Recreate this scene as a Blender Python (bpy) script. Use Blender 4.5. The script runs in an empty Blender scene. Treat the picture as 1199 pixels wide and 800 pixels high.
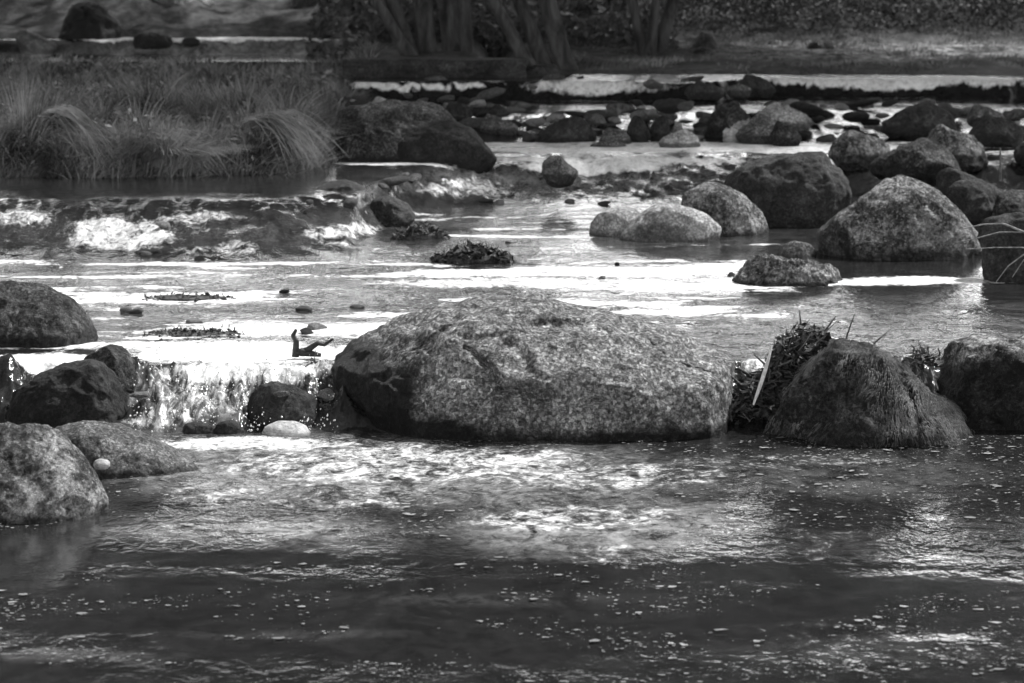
import bpy, math, random
import numpy as np
from mathutils import Vector

# ------------------------------------------------------------------ camera, world, sun, exposure
scene = bpy.context.scene
COL = scene.collection
F = 3330.0                      # focal length in photo pixels (100 mm lens on 36 mm)
CAM_H = 2.0
PITCH = math.atan(500.0 / F)
cam_d = bpy.data.cameras.new('camera'); cam_d.lens = 100.0; cam_d.sensor_width = 36.0
cam_d.clip_start = 0.1; cam_d.clip_end = 2000
cam_d.dof.use_dof = True; cam_d.dof.focus_distance = 11.3; cam_d.dof.aperture_fstop = 5.6
cam = bpy.data.objects.new('camera', cam_d); COL.objects.link(cam)
cam.location = (0, 0, CAM_H); cam.rotation_euler = (math.pi / 2 - PITCH, 0, 0)
scene.camera = cam

SUN_EL, SUN_AZ = math.radians(54), math.radians(52)     # azimuth from +Y (view direction) towards +X (right)
world = bpy.data.worlds.new('World'); scene.world = world; world.use_nodes = True
wn, wl = world.node_tree.nodes, world.node_tree.links
sky = wn.new('ShaderNodeTexSky'); sky.sky_type = 'NISHITA'; sky.sun_disc = False
sky.sun_elevation = SUN_EL; sky.sun_rotation = SUN_AZ
sky.dust_density = 3.0; sky.air_density = 1.0
bw = wn.new('ShaderNodeRGBToBW')
wl.new(sky.outputs[0], bw.inputs[0])
# unseen bright low cloud, added to whiten the water's reflections: uneven in direction, thinning out overhead
def W(t, **k):
    n = wn.new(t)
    for a, b in k.items(): setattr(n, a, b)
    return n
tc = W('ShaderNodeTexCoord'); mp = W('ShaderNodeMapping'); mp.inputs['Scale'].default_value = (1, 1, 2.4)
wl.new(tc.outputs['Generated'], mp.inputs[0])
cn = W('ShaderNodeTexNoise'); cn.inputs['Scale'].default_value = 3.2; cn.inputs['Detail'].default_value = 5; cn.inputs['Roughness'].default_value = .6
wl.new(mp.outputs[0], cn.inputs['Vector'])
cm = W('ShaderNodeMapRange', interpolation_type='SMOOTHSTEP'); cm.inputs[1].default_value = .40; cm.inputs[2].default_value = .56
wl.new(cn.outputs[0], cm.inputs[0])
sx = W('ShaderNodeSeparateXYZ'); wl.new(tc.outputs['Generated'], sx.inputs[0])
ce = W('ShaderNodeMapRange', interpolation_type='SMOOTHSTEP'); ce.inputs[1].default_value = .38; ce.inputs[2].default_value = .16
wl.new(sx.outputs['Z'], ce.inputs[0])
cf = W('ShaderNodeMath', operation='MULTIPLY'); wl.new(cm.outputs[0], cf.inputs[0]); wl.new(ce.outputs[0], cf.inputs[1])
cx_ = W('ShaderNodeMix', data_type='FLOAT'); wl.new(cf.outputs[0], cx_.inputs[0]); wl.new(bw.outputs[0], cx_.inputs[2]); cx_.inputs[3].default_value = 52.0
wl.new(cx_.outputs[0], wn['Background'].inputs[0])
wn['Background'].inputs[1].default_value = 0.085
sun_d = bpy.data.lights.new('sun', 'SUN'); sun_d.energy = 4.6; sun_d.angle = math.radians(1.5); sun_d.color = (1, 1, 1)
sun = bpy.data.objects.new('sun', sun_d); COL.objects.link(sun)
sd = Vector((math.sin(SUN_AZ) * math.cos(SUN_EL), math.cos(SUN_AZ) * math.cos(SUN_EL), math.sin(SUN_EL)))
sun.rotation_euler = sd.to_track_quat('Z', 'Y').to_euler(); sun.location = sd * 40
scene.view_settings.view_transform = 'Standard'; scene.view_settings.look = 'None'
scene.view_settings.exposure = 0.6; scene.view_settings.gamma = 1.0

# ------------------------------------------------------------------ helpers
rs = np.random.RandomState
CP, SP = math.cos(PITCH), math.sin(PITCH)
def ray(px, py):
    a, b = (px - 599.5) / F, -(py - 400) / F
    return a, CP + b * SP, -SP + b * CP
def P(px, py, z):               # photo pixel -> point on the horizontal plane z
    a, b, c = ray(px, py); t = (z - CAM_H) / c
    return np.array([a * t, b * t, z])
def PY(px, py, Y):              # photo pixel -> point on the vertical plane Y
    a, b, c = ray(px, py); t = Y / b
    return np.array([a * t, Y, CAM_H + c * t])
def project(v):
    x, y, z = v[:, 0], v[:, 1], v[:, 2] - CAM_H
    d = y * CP - z * SP; u = y * SP + z * CP
    return 599.5 + F * x / d, 400 - F * u / d

def _h(i, j, k, s):
    n = (i * 374761393 + j * 668265263 + k * 2147483647 + s * 1274126177) & 0xffffffff
    n = ((n ^ (n >> 13)) * 1274126177) & 0xffffffff
    n = ((n ^ (n >> 16)) * 2246822519) & 0xffffffff
    return ((n ^ (n >> 15)) & 0xffffff) / float(0xffffff) * 2 - 1
def vnoise(x, y, z, s=0):
    xi, yi, zi = np.floor(x).astype(np.int64), np.floor(y).astype(np.int64), np.floor(z).astype(np.int64)
    f = lambda t: t * t * t * (t * (t * 6 - 15) + 10)
    u, v, w = f(x - xi), f(y - yi), f(z - zi)
    r = 0
    for a in (0, 1):
        for b in (0, 1):
            for c in (0, 1):
                r = r + _h(xi + a, yi + b, zi + c, s) * (u if a else 1 - u) * (v if b else 1 - v) * (w if c else 1 - w)
    return r
def fbm(x, y, z, oct=4, s=0, gain=.5):
    r, a, t = 0, 1.0, 0
    for o in range(oct):
        # rotate the domain each octave so the lattice does not line up
        x, y = .8 * x + .6 * y + 3.1, -.6 * x + .8 * y + 1.7
        r = r + a * vnoise(x, y, z, s + o); t += a; a *= gain; x = x * 2.03; y = y * 2.03; z = z * 2.03
    return r / t
def sstep(a, b, x):
    t = np.clip((x - a) / (b - a), 0, 1); return t * t * (3 - 2 * t)

def mesh_obj(name, verts, faces, mat=None, parent=None, smooth=True, attrs=None):
    """faces: (n,3) or (n,4) int array"""
    me = bpy.data.meshes.new(name)
    verts = np.ascontiguousarray(verts, dtype=np.float32); faces = np.ascontiguousarray(faces, dtype=np.int32)
    n, k = faces.shape
    me.vertices.add(len(verts)); me.vertices.foreach_set('co', verts.ravel())
    me.loops.add(n * k); me.loops.foreach_set('vertex_index', faces.ravel())
    me.polygons.add(n); me.polygons.foreach_set('loop_start', np.arange(0, n * k, k, dtype=np.int32))
    me.polygons.foreach_set('loop_total', np.full(n, k, dtype=np.int32))
    me.polygons.foreach_set('use_smooth', np.full(n, smooth, dtype=bool))
    for an, av in (attrs or {}).items():
        a = me.attributes.new(an, 'FLOAT', 'POINT'); a.data.foreach_set('value', np.ascontiguousarray(av, dtype=np.float32))
    me.update(calc_edges=True); me.validate()
    if mat: me.materials.append(mat)
    o = bpy.data.objects.new(name, me); COL.objects.link(o)
    if parent: o.parent = parent
    return o
def tag(o, label=None, cat=None, group=None, kind=None):
    if label: o['label'] = label
    if cat: o['category'] = cat
    if group: o['group'] = group
    if kind: o['kind'] = kind
    return o
def empty(name, loc, label, cat, group=None):
    o = bpy.data.objects.new(name, None); COL.objects.link(o); o.location = loc; o.empty_display_size = .1
    return tag(o, label, cat, group)

# ------------------------------------------------------------------ materials (all neutral grey: the photograph is black and white)
def g(v): return (v, v, v, 1)
class NT:
    def __init__(s, name):
        s.m = bpy.data.materials.new(name); s.m.use_nodes = True
        s.t = s.m.node_tree; s.b = s.t.nodes['Principled BSDF']
        s.b.inputs['IOR'].default_value = 1.45
    def n(s, typ, **kw):
        nd = s.t.nodes.new(typ)
        for k, v in kw.items():
            if isinstance(k, str) and hasattr(nd, k): setattr(nd, k, v)
        return nd
    def l(s, a, b): s.t.links.new(a, b)
    def val(s, x, sock):
        if isinstance(x, (int, float)): sock.default_value = x
        else: s.l(x, sock)
    def noise(s, scale, detail=4, rough=.55, vec=None, dist=0):
        nd = s.n('ShaderNodeTexNoise'); nd.inputs['Scale'].default_value = scale
        nd.inputs['Detail'].default_value = detail; nd.inputs['Roughness'].default_value = rough
        nd.inputs['Distortion'].default_value = dist
        s.l(vec or s.pos(), nd.inputs['Vector']); return nd.outputs[0]
    def voro(s, scale, vec=None, feature='F1', rnd=1):
        nd = s.n('ShaderNodeTexVoronoi'); nd.feature = feature; nd.inputs['Scale'].default_value = scale
        nd.inputs['Randomness'].default_value = rnd
        s.l(vec or s.pos(), nd.inputs['Vector']); return nd
    def pos(s):
        if not hasattr(s, '_p'): s._p = s.n('ShaderNodeTexCoord').outputs['Object']
        return s._p
    def scaled(s, sx, sy, sz, rot=(0, 0, 0)):
        m = s.n('ShaderNodeMapping'); m.inputs['Scale'].default_value = (sx, sy, sz); m.inputs['Rotation'].default_value = rot
        s.l(s.pos(), m.inputs[0]); return m.outputs[0]
    def ramp(s, x, a, b, lo=0.0, hi=1.0, typ='SMOOTHSTEP'):
        m = s.n('ShaderNodeMapRange'); m.interpolation_type = typ
        s.val(x, m.inputs[0]); s.val(a, m.inputs[1]); s.val(b, m.inputs[2]); m.inputs[3].default_value = lo; m.inputs[4].default_value = hi
        return m.outputs[0]
    def math(s, op, a, b=0.0):
        m = s.n('ShaderNodeMath'); m.operation = op; s.val(a, m.inputs[0]); s.val(b, m.inputs[1]); return m.outputs[0]
    def mix(s, f, a, b):
        m = s.n('ShaderNodeMix'); m.data_type = 'FLOAT'
        s.val(f, m.inputs[0]); s.val(a, m.inputs[2]); s.val(b, m.inputs[3]); return m.outputs[0]
    def attr(s, name):
        a = s.n('ShaderNodeAttribute'); a.attribute_name = name; return a.outputs['Fac']
    def bump(s, h, dist, strength=1.0, prev=None):
        b = s.n('ShaderNodeBump'); b.inputs['Distance'].default_value = dist; s.val(strength, b.inputs['Strength'])
        s.l(h, b.inputs['Height'])
        if prev: s.l(prev, b.inputs['Normal'])
        return b.outputs[0]
    def out(s, col, rough, normal=None, spec=None):
        s.val(rough, s.b.inputs['Roughness'])
        if isinstance(col, (int, float)): s.b.inputs['Base Color'].default_value = g(col)
        else: s.l(col, s.b.inputs['Base Color'])
        if normal: s.l(normal, s.b.inputs['Normal'])
        if spec is not None: s.val(spec, s.b.inputs['Specular IOR Level'])
        return s.m

def rock_mat(name, lo, hi, speck=.5, lichen=0.0, grain=90, bump=.012, wet_shade_factor=.28, streak=None):
    s = NT(name)
    big = s.ramp(s.noise(2.6, 5, .6), .35, .65)
    med = s.ramp(s.noise(11, 6, .7, dist=.4), .38, .64)
    fine = s.ramp(s.noise(grain, 5, .8), .43, .58)
    base = s.mix(s.math('ADD', s.math('MULTIPLY', big, .45), s.math('MULTIPLY', med, .55)), lo, hi)
    col = s.mix(s.math('MULTIPLY', fine, speck), base, s.math('MULTIPLY', base, .18))
    gv = s.voro(grain * .9)
    cellc = s.math('POWER', s.ramp(gv.outputs['Color'], 0, 1, typ='LINEAR'), 2.0)
    col = s.math('MULTIPLY', col, s.mix(speck, 1.0, s.math('ADD', s.math('MULTIPLY', cellc, 2.4), .4)))
    if lichen > 0:
        lm = s.math('ADD', s.math('MULTIPLY', s.noise(44, 6, .75, dist=.3), .6), s.math('MULTIPLY', s.noise(5, 4, .6), .4))
        lm = s.ramp(lm, .60 - .16 * lichen, .70 - .14 * lichen)
        col = s.mix(lm, col, s.math('MULTIPLY', s.math('ADD', fine, .7), min(hi * 1.5, .62)))
    stain = s.math('MULTIPLY', s.ramp(s.noise(3.3, 5, .7, dist=1.0), .42, .60), s.ramp(s.noise(13, 5, .75, dist=.8), .36, .62))
    vein = s.ramp(s.math('ABSOLUTE', s.math('SUBTRACT', s.noise(4.2, 6, .7, vec=s.scaled(1, 1, 2.4, (.2, .5, 0)), dist=.7), .5)), 0.0, .018)
    col = s.math('MULTIPLY', col, s.mix(stain, 1.0, .5)); col = s.math('MULTIPLY', col, s.mix(vein, .5, 1.0))
    wet = s.attr('wet')  # wet rock, and on some boulders a painted shaded side
    col = s.mix(wet, col, s.math('MULTIPLY', col, wet_shade_factor))
    rough = s.mix(wet, .85, .48)
    h = s.math('ADD', s.noise(34, 8, .78), s.math('MULTIPLY', s.noise(grain * 1.3, 4, .8), .5))
    vec = s.scaled(*streak) if streak else s.pos()
    n1 = s.bump(s.noise(9, 6, .65, vec=vec, dist=.5), bump * 3, .9)
    n2 = s.bump(h, bump, .9, n1)
    return s.out(col, rough, n2, .35)

M = {}
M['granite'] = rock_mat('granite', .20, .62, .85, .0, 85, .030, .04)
M['granite_lichen'] = rock_mat('lichened granite', .05, .24, .85, .8, 80, .024)
M['lichen_black'] = rock_mat('lichened stone with black wet foot', .05, .30, .85, .8, 80, .024, .10)
M['grey'] = rock_mat('grey stone', .08, .26, .7, 0, 100, .016)
M['pale'] = rock_mat('pale stone', .20, .48, .5, 0, 90, .006)
M['black'] = rock_mat('black wet stone', .010, .035, .5, 0, 80, .012)
M['dark'] = rock_mat('dark wet stone', .022, .07, .5, 0, 80, .014)
M['dark_speck'] = rock_mat('dark speckled stone', .025, .12, .85, .38, 75, .024)
M['mossy'] = rock_mat('mossy stone', .03, .16, .8, .1, 75, .022, .35, (6, 6, 1.4))
M['white'] = rock_mat('bleached stone', .35, .55, .2, 0, 90, .004, .8)

def simple_mat(name, a, b, scale=8, rough=.9, bump=.01, spec=.2, bscale=None):
    s = NT(name); n = s.noise(scale, 6, .65)
    return s.out(s.mix(s.ramp(n, .35, .65), a, b), rough, s.bump(s.noise(bscale or scale * 3, 6, .7), bump), spec)
M['bark'] = None
def bark():
    s = NT('bark'); v = s.scaled(2.4, 2.4, .7)
    n = s.noise(4, 7, .7, vec=v, dist=.6)
    return s.out(s.mix(s.ramp(n, .35, .68), .018, .075), .9, s.bump(n, .03), .2)
M['bark'] = bark()
M['wood'] = simple_mat('dead wood', .05, .16, 30, .8, .004)
M['twig_pale'] = simple_mat('dry bare twig', .12, .28, 40, .8, .002)
M['wood_dark'] = simple_mat('wet twig', .012, .04, 40, .55, .003, .4)
M['wood_pale'] = simple_mat('bleached wood', .5, .7, 60, .7, .002)
M['litter'] = simple_mat('leaf litter', .008, .075, 60, .6, .004, .4)
def leafmat(name, a, b, scale=2.0, rough=.6, trans=.25, w=.5):
    s = NT(name); n = s.noise(scale, 3, .6); r = s.attr('rnd')
    col = s.mix(s.math('ADD', s.math('MULTIPLY', s.ramp(n, .35, .65), 1 - w), s.math('MULTIPLY', r, w)), a, b)
    s.out(col, rough, None, .3)
    tr = s.n('ShaderNodeBsdfTranslucent'); s.l(col, tr.inputs[0])
    mx = s.n('ShaderNodeMixShader'); mx.inputs[0].default_value = trans
    s.l(s.b.outputs[0], mx.inputs[1]); s.l(tr.outputs[0], mx.inputs[2])
    s.l(mx.outputs[0], s.t.nodes['Material Output'].inputs[0]); return s.m
M['grass'] = leafmat('bank grass', .02, .27, 3.2, .6, .25, .65)
M['grass_dry'] = leafmat('dry grass', .02, .30, 5)
M['leaf'] = leafmat('leaves', .02, .07, 1.0)
M['ivy'] = leafmat('ivy leaves', .012, .045, 1.0, .65, .15)
M['moss_blade'] = leafmat('moss strands', .015, .30, 6, .7, .2, .8)

def ground_mat():
    s = NT('ground'); n = s.noise(.9, 6, .65); n2 = s.noise(9, 8, .75, dist=.4)
    c = s.mix(s.ramp(s.math('ADD', s.math('MULTIPLY', n, .6), s.math('MULTIPLY', n2, .4)), .38, .62), .03, .15)
    c = s.mix(s.attr('sand'), c, s.mix(s.ramp(n2, .4, .62), .05, .42))
    c = s.mix(s.attr('litter'), c, s.mix(s.ramp(n2, .4, .62), .015, .07))
    return s.out(c, .95, s.bump(n2, .08, 1), .15)
M['ground'] = ground_mat()

def water_mat():
    s = NT('water')
    foam = s.attr('foam'); chop = s.attr('chop')  # foam, plus sky glare painted as white base colour
    p = s.scaled(1, .75, 1)
    a = s.noise(5, 6, .7, vec=p, dist=1.2); b = s.noise(26, 5, .7, vec=p, dist=.8)
    pf = s.scaled(1, .38, .38); tb = s.attr('turb')
    a = s.mix(tb, a, s.noise(9, 6, .7, vec=pf, dist=1.6)); b = s.mix(tb, b, s.noise(32, 5, .7, vec=pf, dist=1.2))
    m = s.math('ADD', s.math('MULTIPLY', a, .55), s.math('MULTIPLY', b, .45))
    thr = s.math('SUBTRACT', .72, s.math('MULTIPLY', foam, .42))
    mask = s.ramp(m, thr, s.math('ADD', thr, .24))
    mask = s.math('MULTIPLY', mask, s.ramp(foam, .02, .2))
    milk_glare = s.math('MULTIPLY', s.attr('milk_glare'), s.ramp(s.math('ADD', s.math('MULTIPLY', a, .6), s.math('MULTIPLY', b, .4)), .36, .66))
    col = s.mix(mask, s.mix(milk_glare, .010, .42), s.mix(s.ramp(b, .3, .6), .42, .80))
    w1 = s.noise(9, 3, .5, vec=p, dist=.6); w2 = s.noise(34, 3, .55, vec=p, dist=.4)
    n1 = s.bump(w1, .014, chop); n2 = s.bump(w2, .005, chop, n1)
    rough = s.mix(mask, .09, .55)
    s.b.inputs['IOR'].default_value = 1.33
    return s.out(col, rough, n2, .5)
M['water'] = water_mat()

# ------------------------------------------------------------------ water levels
ZL = [0.0, .20, .40, .50, .65, .80]
def lipY(pts, z):               # list of pixel points of the foot of a drop -> X,Y arrays
    w = np.array([P(a, b, z) for a, b in pts]); return w[:, 0], w[:, 1]
LIPS = [  # foot of each drop in the photograph, its width along the flow
    (lipY([(-400, 500), (130, 503), (400, 505), (860, 500), (1100, 498), (1700, 498)], 0.0), .42),
    (lipY([(-400, 312), (60, 306), (300, 308), (400, 296), (470, 258), (560, 240), (800, 238), (1000, 236), (1700, 236)], .20), 1.5),
    (lipY([(-500, 180), (400, 176), (600, 166), (900, 163), (1100, 160), (1700, 160)], .40), 1.6),
    (lipY([(-500, 122), (400, 121), (600, 118), (800, 122), (900, 115), (1200, 118), (1700, 118)], .50), .25),
    (lipY([(-500, 66), (60, 66), (410, 64), (1700, 62)], .65), .25),
]
def water_level(X, Y):
    z = np.zeros_like(X)
    calmer = sstep(27.2, 26, Y) * .8 + .2
    wob = calmer * .16 * fbm(X * 2.3, Y * 1.0, X * 0, 4, 5) + calmer * .05 * fbm(X * 9, Y * 4, X * 0, 3, 6)
    for i, ((lx, ly), w) in enumerate(LIPS):
        z += (ZL[i + 1] - ZL[i]) * sstep(0, 1, (Y + wob - np.interp(X, lx, ly)) / w)
    return z
def bank_mask_left(X, Y):
    e = -1.24 + .12 * fbm(X * 0, Y * 1.3, X * 0, 3, 9)
    e = e + .10 - .38 * sstep(18.3, 17.4, Y)
    front = 17.5 + .35 * fbm(X * 1.3, X * 0, X * 0, 3, 11)
    return sstep(0, .25, e - X) * sstep(0, .3, Y - front) * sstep(26.6, 26.2, Y)
def land_centre(X, Y):
    e = sstep(23.95, 24.05, Y)
    return e * sstep(-1.45, -1.3, X) * sstep(-.05, -.35, X)
def land_right(X, Y):
    return sstep(0, .6, Y - (24.1 + .12 * fbm(X, X * 0, X * 0, 3, 3) - .08 * np.clip(X - 2, 0, 9))) * sstep(-.3, .1, X)
def hill(X, Y):
    return np.clip(Y - 28.2, 0, 12) * .19 + (.16 * fbm(X * .6, Y * .6, X * 0, 5, 21) + .12 * (1 - 2 * np.abs(fbm(X * .9 + Y * .5, Y * .7, X * 0, 4, 23)))) * sstep(28.2, 29.2, Y)
def ground_h(X, Y):
    wz = water_level(X, Y)
    z = wz - .16 + .03 * fbm(X * 2, Y * 2, X * 0, 4, 31)
    L = bank_mask_left(X, Y)
    zb = .50 + .10 * sstep(17.6, 19.5, Y) - .02 * sstep(21, 26, Y) + .05 * fbm(X * 1.1, Y * 1.1, X * 0, 4, 33)
    z = z * (1 - L) + zb * L
    C = land_centre(X, Y); zc = .765 + .01 * (Y - 24) + .03 * fbm(X * 2, Y * 2, X * 0, 3, 35)
    z = z * (1 - C) + zc * C
    R = land_right(X, Y) * (1 - C); zr = .67 + .03 * (Y - 24.5) + .05 * fbm(X * 1.2, Y * 1.2, X * 0, 4, 37)
    z = z * (1 - R) + zr * R
    B = sstep(28.0, 28.25, Y); z = z * (1 - B) + np.maximum(z, .82) * B + hill(X, Y)
    # outer banks, well outside the photograph
    side = sstep(5.2, 7.5, np.abs(X) - .12 * np.clip(Y - 12, 0, 20))
    z = z + side * (.5 + .2 * np.clip(np.abs(X) - 6, 0, 12)) * sstep(70, 40, Y)
    z = z * sstep(400, 60, Y) if False else z
    near = sstep(3.2, 1.0, Y); z = z + near * .5
    return z

# ------------------------------------------------------------------ ground sheet
def grid(xs, ys):
    X, Y = np.meshgrid(xs, ys); nx, ny = len(xs), len(ys)
    i = np.arange(nx * ny).reshape(ny, nx)
    f = np.stack([i[:-1, :-1], i[:-1, 1:], i[1:, 1:], i[1:, :-1]], -1).reshape(-1, 4)
    return X.ravel(), Y.ravel(), f
xs = np.concatenate([-np.geomspace(400, 7.2, 30), np.linspace(-7, 7, 281), np.geomspace(7.2, 400, 30)])
ys = np.concatenate([-np.geomspace(200, 1, 14), np.linspace(0, 14, 90), np.linspace(14.1, 34, 320), np.geomspace(34.3, 600, 40)])
X, Y, f = grid(xs, ys); Z = ground_h(X, Y)
sand = sstep(1.5, 2.6, X) * sstep(25.3, 26.0, Y + .9 * fbm(X * 1.2, Y * .8, X * 0, 4, 41)) * sstep(28.2, 27.6, Y)
lit = np.clip(sstep(-1.6, -1.0, X) * sstep(25.2, 26.6, Y) * (1 - sand) * sstep(2.5, 1.2, X) + sstep(27.9, 28.6, Y) * sstep(-1.4, -.5, X), 0, 1)
tag(mesh_obj('ground', np.stack([X, Y, Z], 1), f, M['ground'], attrs={'sand': sand, 'litter': lit}), kind='structure')

# ------------------------------------------------------------------ water sheet
# patches of broken white water and painted sky glare, given as (x, y, half width, half height, amount) where they lie in the stream
FOAM_GLARE = [
 (900,173,330,4,1.3),(640,189,260,3,1.2),(690,198,90,9,1.2),(1050,192,170,7,1.25),(480,189,110,4,.8),
 (480,101,110,5,1.35),(690,104,110,12,1.1),(1040,97,190,9,1.4),(235,47,180,4,1.3),
 (20,258,75,16,.75),(140,276,80,22,.85),(215,258,80,9,.8),(400,272,80,12,.8),(275,295,40,12,.7),(40,248,90,4,.5),
 (540,225,90,16,.7),(390,222,60,10,.5),(600,318,320,9,.5),(620,332,260,9,.95),(820,322,170,6,.5),(1060,330,160,6,1.1),(160,316,200,8,.5),
 (250,358,160,10,.5),(150,360,50,7,.8),(330,388,200,9,1.1),(60,422,110,14,1.3),(290,412,160,16,1.25),(290,435,130,16,1.),
 (60,345,60,8,.3),(170,390,30,6,.8),
 (270,462,140,32,.66),(200,492,60,14,.8),(875,432,25,14,.9),(950,432,300,12,.5),(1070,460,40,25,.5),
 (300,520,150,11,.95),(470,545,300,28,.72),(350,578,220,24,.60),(660,605,170,20,.70),(720,650,90,20,.58),(710,560,220,22,.66),
 (200,640,150,15,.42),(950,640,170,30,.46),(900,540,260,18,.5),(780,520,120,8,.4),(560,720,150,16,.36),(950,740,160,25,.42),(1170,500,50,10,.5),
]
CALM = [(600,750,800,80),(120,210,330,12),(300,235,320,5),(700,262,260,12),(200,750,400,90),(720,780,300,60),(120,325,130,6)]
def px_row(y_px):               # a row of the sheet lies where this photo row meets the mean water surface
    return y_px
# rows are spaced finer near the camera simply as level of detail
ys = []
Yc = 4.0
while Yc < 30:
    ys.append(Yc); lev = float(water_level(np.array([0.]), np.array([Yc]))[0])
    dpx = F * (CAM_H - lev) / Yc ** 2
    Yc += float(np.clip(1.5 / dpx, .004, .06))
ys = np.array(ys)
u = np.linspace(-1, 1, 760); 
Ugrid, Ygrid = np.meshgrid(u, ys)
Xg = Ugrid * (0.205 * Ygrid + .7) ; Xg[:, 0] = -14; Xg[:, -1] = 14
nx, ny = len(u), len(ys); idx = np.arange(nx * ny).reshape(ny, nx)
wf = np.stack([idx[:-1, :-1], idx[:-1, 1:], idx[1:, 1:], idx[1:, :-1]], -1).reshape(-1, 4)
X, Y = Xg.ravel(), Ygrid.ravel()
W0 = water_level(X, Y)
ppx, ppy = project(np.stack([X, Y, W0], 1))
foam = np.zeros_like(X)  # holds real foam and painted glare together
wx = 30 * fbm(X * 1.6, Y * 1.2, X * 0, 3, 51); wy = 8 * fbm(X * 1.6, Y * 1.2, X * 0, 3, 57)
for (cx, cy, rx, ry, a) in FOAM_GLARE:
    d = np.sqrt(((ppx + wx - cx) / rx) ** 2 + ((ppy + wy * min(1, ry / 15) - cy) / ry) ** 2)
    foam = np.maximum(foam, a * sstep(1.35, .45, d))
# long broken streaks of foam and painted sky glare drawn out across the middle pool
mid = sstep(296, 308, ppy) * sstep(425, 400, ppy) * sstep(1010, 860, ppx)
sk = fbm(X * .9 + 3, Y * 3.6, X * 0, 5, 91, .65); foam = np.maximum(foam, mid * np.clip(.35 + 2.4 * sk, 0, 1.15))
mid2 = sstep(238, 250, ppy) * sstep(300, 285, ppy) * sstep(300, 420, ppx) * sstep(1010, 860, ppx)
foam = np.maximum(foam, mid2 * np.clip(.1 + 2.2 * sk, 0, .9))
mid3 = sstep(163, 168, ppy) * sstep(204, 198, ppy) * sstep(360, 420, ppx)
foam = np.maximum(foam, mid3 * np.clip(.3 + 2.2 * fbm(X * .7, Y * 2.2, X * 0, 5, 93), 0, 1.1))
calm = np.zeros_like(X)
for (cx, cy, rx, ry) in CALM:
    d = np.sqrt(((ppx + wx - cx) / rx) ** 2 + ((ppy - cy) / ry) ** 2); calm = np.maximum(calm, sstep(1.3, .6, d))
e = .03
slope = (water_level(X, Y + e) - water_level(X, Y - e)) / (2 * e)
turb = np.clip(slope * 2.0, 0, 1) * np.where(Y > 21, .35, 1)
streak = fbm(X * .9, Y * 2.6, X * 0, 4, 81)
milk_glare = np.full_like(X, .03)  # aerated water, with soft sky reflections painted in as grey
for (cx, cy, rx, ry, a_) in [(200,278,320,26,.16),(560,275,500,40,.2),(235,58,200,12,.6),(350,545,250,42,1.),(600,560,260,42,.85),(690,615,200,40,.95),(300,620,220,26,.5),(980,555,260,36,.25),(560,700,240,10,.12),(980,640,200,20,.15),(1000,760,260,20,.12),(360,745,180,9,.10),(240,470,120,50,.5),(1000,385,360,40,.45),(650,215,260,30,.35),(300,350,300,30,.4),(110,770,130,10,.2)]:
    d = np.sqrt(((ppx + wx - cx) / rx) ** 2 + ((ppy + wy - cy) / ry) ** 2); milk_glare = np.maximum(milk_glare, a_ * sstep(1.3, .2, d))
ripple = sstep(1.25, .7, np.sqrt(((ppx - 960) / 380) ** 2 + ((ppy - 388) / 40) ** 2))
nearfall = sstep(1.3, .5, np.sqrt(((ppx - 430) / 420) ** 2 + ((ppy - 550) / 62) ** 2))
chop = np.clip(.55 + 1.5 * ripple + .9 * streak + .75 * nearfall + .3 * foam + .6 * turb - .45 * calm, .06, 1.9)
brk = (mid + mid2) * .8 * np.clip(-sk * 3, 0, 1)
chop = chop + brk
waves = .006 * fbm(X * 3, Y * 2.2, X * 0, 3, 61) + .0025 * fbm(X * 11, Y * 9, X * 0, 2, 65)
rg = 1 - np.abs(fbm(X * 9, Y * 9, X * 0, 3, 71)) * 2
Z = W0 + waves * (chop + .1) + turb * (.05 * (1 - 2 * np.abs(fbm(X * 9 + Y * 2, Y * 5, X * 0, 4, 71))) + .045 * fbm(X * 5, Y * 4, X * 0, 4, 75))
land = np.clip(bank_mask_left(X, Y) + land_centre(X, Y) + land_right(X, Y), 0, 1)
gh = ground_h(X, Y)
Z = np.where(land > .5, np.minimum(Z, gh - .05), Z)
Z = np.where(Y > 28.3, gh - .2, Z)
tag(mesh_obj('water', np.stack([X, Y, Z], 1), wf, M['water'], attrs={'foam': foam, 'chop': chop, 'milk_glare': milk_glare, 'turb': turb}), kind='structure')  # 'foam' also carries the painted sky glare

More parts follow.
